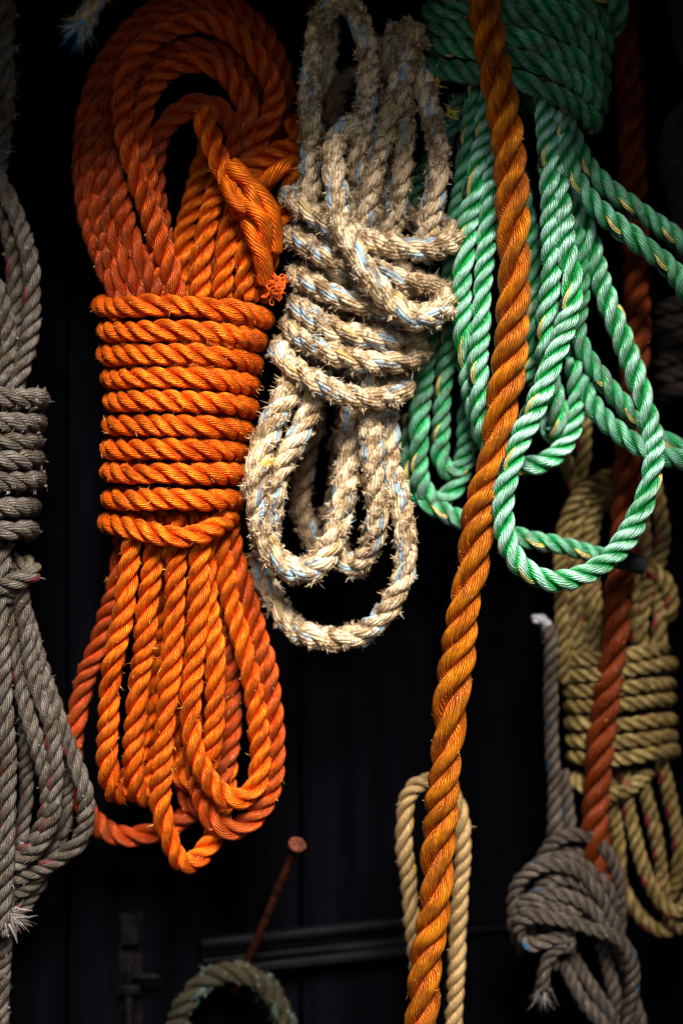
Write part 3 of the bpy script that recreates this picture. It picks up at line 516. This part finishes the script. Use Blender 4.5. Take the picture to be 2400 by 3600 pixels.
# ------------------------------------------------------------------ grey hank at the left edge
gr = thing('rope_hank', None, 'weathered grey rope hank with red flecks at the left edge, beside the bright orange one', 'rope', 'hanks of rope hung on the wall')
kk = dict(fuzz=3.0, fl=.4, fw=.03, tufts=.5, lump=.03)
Gr = lambda n, p, r=33, **k2: rope(n, p, r, GREY, gr, **{**kk, **k2})
Gr('crown_loop', pp('L1', [(-90, 950, -40), (0, 1070, -30), (65, 1190, -20), (118, 1320, -12), (160, 1460, -6), (185, 1600, 0), (192, 1750, 4), (185, 1900, 8), (165, 2050, 12), (125, 2190, 16), (85, 2320, 18), (60, 2500, 10)]), 33)
Gr('crown_loop', pp('L1', [(-60, 1150, -90), (20, 1260, -80), (70, 1420, -76), (95, 1600, -74), (100, 1800, -72), (80, 2050, -60), (40, 2300, -40)]), 33)
Gr('crown_loop', pp('L1', [(-60, 1650, 0), (10, 1780, 4), (45, 1920, 8), (50, 2060, 10), (25, 2220, 10), (10, 2400, 0)]), 33)
o = rope('bristly_run', pp('L1', [(20, -300, -40), (25, 0, -40), (30, 180, -40), (20, 380, -40), (30, 520, -42), (10, 700, -50), (-10, 900, -60), (-40, 1100, -70)]), 40, GREY, gr, fuzz=5, fl=.7, tufts=1.6, lump=.08)
tuft('loose_threads', (38, 262, -20), (1, -.2, .25), 10, 60, 1.6, .3, [GREY_F], gr)
tuft('loose_threads', (10, 540, -20), (1, -.2, .2), 12, 26, 1.8, .6, [GREY_F], gr)
for (xr, yl, yr, big) in ((285, 380, 400, 0), (278, 560, 560, 0), (250, 690, 690, 0), (250, 820, 810, 0), (265, 965, 955, 1), (228, 1150, 1135, 0), (220, 1310, 1290, 0)):
    wrap('wrap_turn', [p[:2] for p in pp('L2', [(-330, yl - 40), (-150, yl - 10), (0, yl), (140, (yl + yr) / 2 + 4), (xr, yr)])], 36, GREY, gr, b=120, d0=0, dy=8, **{**kk, **(dict(tufts=1.6) if big or yl < 600 else {})})
Gr('tie_knot', pp('L2', [(-200, 1730, 60), (-60, 1700, 90), (60, 1668, 105), (160, 1640, 100), (230, 1625, 80), (245, 1575, 40), (190, 1525, 10), (100, 1520, -20), (0, 1540, -40)]), 33, tufts=1.0)
Gr('tie_knot', pp('L2', [(-200, 1780, 40), (-60, 1772, 70), (60, 1755, 80), (140, 1725, 60), (180, 1680, 30)]), 30, tufts=1.0)
for p, r in (([(20, -140, 40), (5, 0, 60), (-5, 200, 85), (10, 420, 96), (22, 620, 100), (32, 800, 102), (38, 980, 102), (38, 1160, 100), (32, 1340, 96), (25, 1520, 90), (15, 1700, 82), (5, 1900, 70)], 33),
             ([(70, 60, 30), (45, 200, 36), (72, 380, 42), (100, 540, 48), (135, 700, 54), (175, 850, 60), (215, 980, 64), (245, 1100, 66), (250, 1220, 64), (215, 1350, 54), (140, 1450, 40), (60, 1500, 20)], 30),
             ([(95, 60, 40), (125, 200, 46), (160, 340, 48), (195, 470, 48), (235, 600, 46), (275, 700, 48), (325, 840, 54), (380, 970, 60), (425, 1090, 62), (450, 1210, 62), (448, 1320, 58), (405, 1420, 50), (320, 1490, 42), (220, 1545, 36), (120, 1590, 28), (20, 1620, 10)], 30),
             ([(80, 0, 10), (130, 220, 8), (190, 420, 4), (240, 560, 0), (290, 720, -6), (310, 900, -14), (335, 1060, -20), (345, 1200, -26), (330, 1340, -30), (280, 1440, -30), (180, 1530, -26), (60, 1560, -20)], 26),
             ([(100, 80, 60), (180, 590, 70), (225, 700, 76), (265, 820, 78), (285, 940, 78), (290, 1060, 78), (280, 1180, 78), (270, 1290, 74), (225, 1400, 66), (150, 1480, 56), (60, 1540, 40)], 29),
             ([(60, 300, -30), (120, 700, -40), (140, 1000, -40), (130, 1250, -40), (100, 1450, -40)], 26),
             ([(290, 1400, 0), (230, 1560, 10), (150, 1650, 14), (80, 1680, 14), (-20, 1700, 10)], 25),
             ([(220, 1600, -20), (150, 1720, -20), (80, 1780, -20), (0, 1800, -20)], 25)):
    Gr('hanging_loop', pp('L3', p), r)
tuft('frayed_end', (30, 2000 + 1790 / 1.47, 60), (.8, -.3, -.35), 150, 52, 3.0, .28, [GREY_F], gr, src=13)
Gr('trailing_end', pp('L3', [(45, 1500, 40), (40, 1700, 30), (30, 1880, 10), (18, 2060, -10), (12, 2250, -30), (8, 2450, -40)]), 26)

# ------------------------------------------------------------------ frayed end, top left
fe = thing('rope_end', None, 'short frayed rope end with loose bright blue threads dangling alone at the top left', 'rope')
rope('rope_body', pp('L1', [(620, -200, -150), (585, -60, -150), (555, 20, -150), (520, 90, -150), (500, 150, -150)]), 34, BEIGE, fe, fuzz=6, fl=.7, tufts=2.5, lump=.1)
tuft('frayed_threads', (296, 75, -140), (-.55, -.3, -1), 130, 66, 3.2, .22, [BLUE_F], fe, src=16, curl=.7)

# ------------------------------------------------------------------ yellow tan hank, right
yh = thing('rope_hank', None, 'yellow tan rope hank with red flecks, bound behind the dull red orange rope', 'rope', 'hanks of rope hung on the wall')
Y0 = -330
for f in ([(445, 345), (600, 345), (750, 325), (880, 305), (990, 285)], [(450, 432), (600, 425), (750, 408), (900, 385), (1035, 368)], [(458, 515), (620, 512), (780, 500), (920, 485), (1025, 475)],
          [(468, 597), (620, 600), (780, 590), (920, 575), (1025, 560)], [(478, 690), (620, 700), (780, 700), (920, 685), (1030, 672)], [(480, 788), (620, 800), (780, 795), (920, 778), (1030, 762)], [(485, 875), (620, 895), (780, 888), (920, 865), (1048, 840)],
          [(500, 1000), (580, 1060), (690, 1085), (790, 1065), (860, 1010), (905, 965)]):
    wrap('wrap_turn', [p[:2] for p in pp('C8', f)], 26, YEL, yh, b=95, d0=Y0, dy=6, fuzz=1, fl=.3)
for i in range(6):
    q = i * 27; dq = Y0 + 70 - i * 12 - (i % 2) * 26
    rope('crown_loop', pp('C6', [(910 + q * 1.6, 2200, Y0 + 50 - i * 10), (900 + q * 1.5, 1900, dq), (890 + q * 1.35, 1640, dq), (892 + q * 1.25, 1440, dq), (930 + q * 1.05, 1270 + q * .35, dq), (1000 + q * .7, 1150 + q * .55, dq), (1090 + q * .35, 1075 + q * .62, dq), (1165, 1045 + q * .62, dq - 10), (1185, 1090 + q * .8, dq - 60), (1160, 1250, dq - 110)]), 24, YEL, yh, fuzz=1, fl=.3)
for p in ([(1040, 560, -300), (1022, 690, -300), (1020, 800, -300), (1022, 930, -302), (1000, 1050, -310), (980, 1150, -330)], [(880, 760, -320), (905, 920, -315), (940, 1040, -312), (980, 1130, -320)],
          [(1400, 1080, -340), (1435, 1230, -335), (1455, 1370, -330), (1440, 1500, -330), (1390, 1620, -330), (1350, 1750, -330), (1330, 1900, -330), (1340, 2100, -340)],
          [(1330, 1200, -380), (1350, 1400, -370), (1360, 1550, -350), (1420, 1650, -335), (1440, 1800, -330), (1430, 1950, -330), (1420, 2100, -340)],
          [(1380, 1560, -310), (1440, 1600, -300), (1490, 1680, -300), (1505, 1780, -305), (1470, 1850, -320), (1430, 1800, -330)],
          [(1300, 1600, -350), (1305, 1800, -345), (1320, 2000, -345), (1340, 2150, -350)]):
    rope('bight', pp('C6', p), 27, YEL, yh, fuzz=1, fl=.3)
for p in ([(690, 1000, -300), (715, 1180, -292), (735, 1320, -290), (745, 1450, -295), (740, 1600, -320)],
          [(770, 950, -290), (795, 1150, -280), (825, 1300, -275), (870, 1460, -275), (925, 1600, -278), (990, 1705, -282), (1060, 1745, -290), (1115, 1700, -300), (1150, 1550, -310), (1160, 1350, -320)],
          [(860, 950, -300), (890, 1090, -300), (930, 1240, -300), (960, 1400, -302), (982, 1560, -306), (1000, 1700, -312), (1040, 1800, -320), (1100, 1830, -330)],
          [(960, 850, -320), (995, 1000, -320), (1035, 1160, -320), (1070, 1330, -322), (1080, 1450, -324), (1050, 1580, -330), (1020, 1680, -336)],
          [(660, 1000, -340), (690, 1300, -340), (760, 1600, -345), (880, 1780, -350), (1000, 1850, -355), (1080, 1780, -360)]):
    rope('hanging_loop', pp('C8', p), 25, YEL, yh, fuzz=1, fl=.3)

# ------------------------------------------------------------------ pale grey rope with blue flecks, lower right
gb = thing('rope_coil', None, 'loose tangled coil of pale grey rope with dark blue flecks, at the lower right', 'rope')
GBr = lambda n, p, r=26: rope(n, pp('C8', p), r, GB, gb, fuzz=1.6, fl=.35)
GBr('standing_run', [(350, 150, -255), (372, 210, -250), (368, 330, -250), (366, 500, -250), (370, 700, -248), (378, 900, -246), (386, 1100, -244), (390, 1290, -244), (400, 1420, -250)])
rope('whipped_end', pp('C8', [(268, 128, -258), (288, 112, -257), (315, 112, -256), (340, 135, -256), (358, 170, -255)]), 18, [fibre_mat('whitish_end', (.16, .15, .16), (.26, .24, .26)), GB_F], gb, fuzz=3, fl=.5)
GBr('standing_run', [(430, 950, -290), (450, 1080, -290), (470, 1220, -290), (480, 1350, -290)], 24)
GBr('coil_turn', [(300, 1560, -230), (330, 1420, -215), (395, 1335, -205), (495, 1302, -200), (600, 1330, -200), (685, 1415, -204), (735, 1540, -210), (750, 1680, -220), (745, 1800, -235), (720, 1950, -260)])
GBr('coil_turn', [(200, 1900, -210), (165, 1760, -195), (165, 1630, -180), (215, 1535, -165), (310, 1485, -155), (425, 1470, -152), (530, 1515, -154), (615, 1610, -160), (675, 1715, -168), (720, 1810, -180), (760, 1930, -210)])
GBr('coil_turn', [(190, 1860, -225), (170, 1740, -195), (240, 1665, -165), (360, 1632, -150), (480, 1648, -146), (560, 1695, -150), (640, 1780, -165), (700, 1900, -190)])
GBr('coil_turn', [(250, 1700, -210), (330, 1580, -185), (440, 1545, -178), (550, 1590, -180), (640, 1690, -190), (690, 1800, -210)])
GBr('coil_turn', [(180, 1790, -180), (240, 1705, -160), (340, 1700, -150), (450, 1725, -152), (540, 1760, -170)])
GBr('coil_turn', [(260, 1930, -190), (190, 1860, -165), (200, 1785, -140), (265, 1758, -120), (355, 1762, -112), (480, 1790, -110), (600, 1832, -112), (710, 1865, -118), (785, 1930, -128), (820, 2040, -140), (815, 2160, -155), (790, 2280, -170), (780, 2420, -180)])
GBr('coil_turn', [(230, 1950, -230), (175, 1850, -215), (160, 1720, -205), (180, 1600, -200), (260, 1500, -195), (380, 1440, -192), (500, 1450, -192), (600, 1520, -195), (690, 1620, -205), (740, 1760, -220)])
GBr('coil_turn', [(290, 1900, -210), (240, 1820, -200), (270, 1740, -195), (380, 1700, -190), (500, 1720, -188), (600, 1780, -190), (670, 1850, -200)])
GBr('coil_turn', [(330, 1450, -240), (420, 1400, -235), (540, 1420, -232), (640, 1500, -235), (700, 1620, -240), (720, 1760, -250)])
GBr('coil_turn', [(220, 1880, -170), (250, 1930, -150), (330, 1900, -140), (430, 1860, -140), (480, 1900, -150), (450, 1960, -165)])
GBr('hanging_end', [(490, 1790, -160), (475, 1860, -150), (430, 1915, -145), (375, 1965, -145), (335, 2030, -150), (325, 2110, -160), (320, 2170, -165)], 24)
tuft('frayed_end', (1700 + 320 / 1.568, 2100 + 2160 / 1.568, -165), (-.05, -.2, -1), 90, 50, 3.0, .28, [fibre_mat('dull_grey_fibre', (.05, .042, .035), (.12, .1, .09))], gb, src=11)
GBr('hanging_end', [(330, 1780, -200), (355, 1850, -195), (370, 1950, -195), (390, 2050, -200)], 22)
for p in ([(430, 2000, -210), (470, 2080, -205), (510, 2170, -200), (560, 2250, -198), (640, 2340, -198), (720, 2450, -200)], [(480, 1980, -230), (560, 2100, -225), (640, 2220, -222), (720, 2330, -220), (790, 2450, -220)],
          [(640, 1900, -240), (690, 2050, -235), (720, 2200, -235), (760, 2350, -235), (790, 2480, -235)], [(700, 1850, -260), (770, 2000, -255), (800, 2150, -255), (850, 2300, -255), (880, 2450, -255)]):
    GBr('hanging_end', p, 25)

# ------------------------------------------------------------------ tan loop, bottom centre
tl = rope('rope_loop', pp('B5', [(690, 2700, -140), (600, 2150, -135), (555, 1800, -130), (520, 1450, -125), (490, 1200, -120), (468, 980, -118), (468, 790, -115), (505, 630, -112), (580, 540, -110), (680, 520, -110), (790, 560, -112), (860, 660, -115), (898, 800, -118), (908, 980, -120), (900, 1200, -122), (885, 1450, -125), (870, 1700, -128), (860, 1950, -130), (848, 2200, -132), (840, 2450, -135), (835, 2750, -138)]), 31, TAN, None, fuzz=2.5, fl=.35)
tag(tl, 'pale tan rope standing in a narrow upright loop behind the glossy orange rope', 'rope')

# ------------------------------------------------------------------ dark hank, right edge
dk = thing('rope_hank', None, 'dark brown rope hank almost lost in shadow at the upper right edge', 'rope', 'hanks of rope hung on the wall')
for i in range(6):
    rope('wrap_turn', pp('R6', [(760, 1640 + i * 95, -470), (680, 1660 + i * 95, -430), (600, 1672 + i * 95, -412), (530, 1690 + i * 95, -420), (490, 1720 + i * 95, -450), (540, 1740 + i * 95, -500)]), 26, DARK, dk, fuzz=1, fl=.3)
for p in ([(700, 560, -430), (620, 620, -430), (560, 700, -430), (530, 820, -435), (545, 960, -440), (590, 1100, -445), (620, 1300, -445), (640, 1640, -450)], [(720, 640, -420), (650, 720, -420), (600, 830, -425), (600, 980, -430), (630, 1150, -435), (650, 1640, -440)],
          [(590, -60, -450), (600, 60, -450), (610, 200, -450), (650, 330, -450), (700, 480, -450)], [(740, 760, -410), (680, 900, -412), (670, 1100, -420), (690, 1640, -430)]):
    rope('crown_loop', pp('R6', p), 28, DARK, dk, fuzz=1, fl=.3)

# ------------------------------------------------------------------ nail, mossy ring, bolt
nl = thing('nail', None, 'long rusty nail driven into the black wall, pointing out with a round flat head', 'nail')
a, b_ = W(pp('B4', [(905, 1230, -420), (1295, 300, -60)]))[0]; ax = unit((b_ - a)[None])[0]
P = a + (b_ - a) * np.linspace(0, 1, 60)[:, None]; mb = MB()
tube(mb, P, np.full(60, 15.5 * K) * (1 + .05 * snoise(np.arange(60.), 6, 3)), 16, np.arange(60.), (0, 0), 0, lump=.03, seed=5); mb.build('shank', [RUST], nl)
mb = MB(); hn = unit(np.array([[.3, -.6, .74]]))[0]; hp = [-.0028, -.0022, -.0006, 0, .0016, .0022]
P = b_ + hn * np.array(hp)[:, None]
tube(mb, np.vstack([P, b_ + hn * .00235]), np.array([.3, .9, 1.0, 1.02, 1, .93, .02]) * 33 * K, 32, np.zeros(7), (0, 0), 0, cap=False); mb.build('head', [RUSTH], nl)
ring = rope('rope_ring', pp('B4', [(470, 1900, -300), (490, 1650, -290), (535, 1420, -280), (610, 1260, -270), (730, 1130, -262), (870, 1075, -258), (1000, 1085, -258), (1110, 1160, -262), (1190, 1290, -268), (1240, 1430, -275), (1270, 1650, -285), (1270, 1900, -295)]), 37, MOSS, None, fuzz=7, fl=.5, tufts=2.5, lump=.07, wob=.08)
tag(ring, 'mossy green and brown rope looped over the rusty nail', 'rope')
bl = thing('door_bolt', None, 'old rusted iron sliding bolt on the dark wall, low at the left', 'bolt')
def bx(name, x0, x1, y0, y1, d0, d1, mat, parent):
    P, s = W(pp('B4', [(x0, y0, d0), (x1, y1, d0)])); mb = MB()
    box(mb, P[0, 0], P[1, 0], -d1 * K, -d0 * K, P[1, 2], P[0, 2]); return bevel(mb.build(name, [mat], parent), .0012)
bx('back_plate', 215, 362, 700, 1500, -385, -345, IRON, bl)
def rod(name, pts, R, mat, parent):
    pw, s = W(pp('B4', pts)); P, q = resample(pw, .002); mb = MB(); tube(mb, P, np.full(len(P), R * K), 20, q, (0, 0), 0); return mb.build(name, [mat], parent)
rod('bolt_rod', [(268, 1020, -318), (268, 1500, -318)], 14, IRON, bl)
rod('handle', [(268, 1105, -318), (380, 1105, -300), (465, 1108, -290)], 13, IRON, bl)
bx('keeper', 225, 335, 715, 900, -344, -310, IRON, bl); bx('keeper', 205, 345, 1140, 1200, -344, -300, IRON, bl)
print('verts', sum(len(o.data.vertices) for o in C.objects if o.type == 'MESH'))
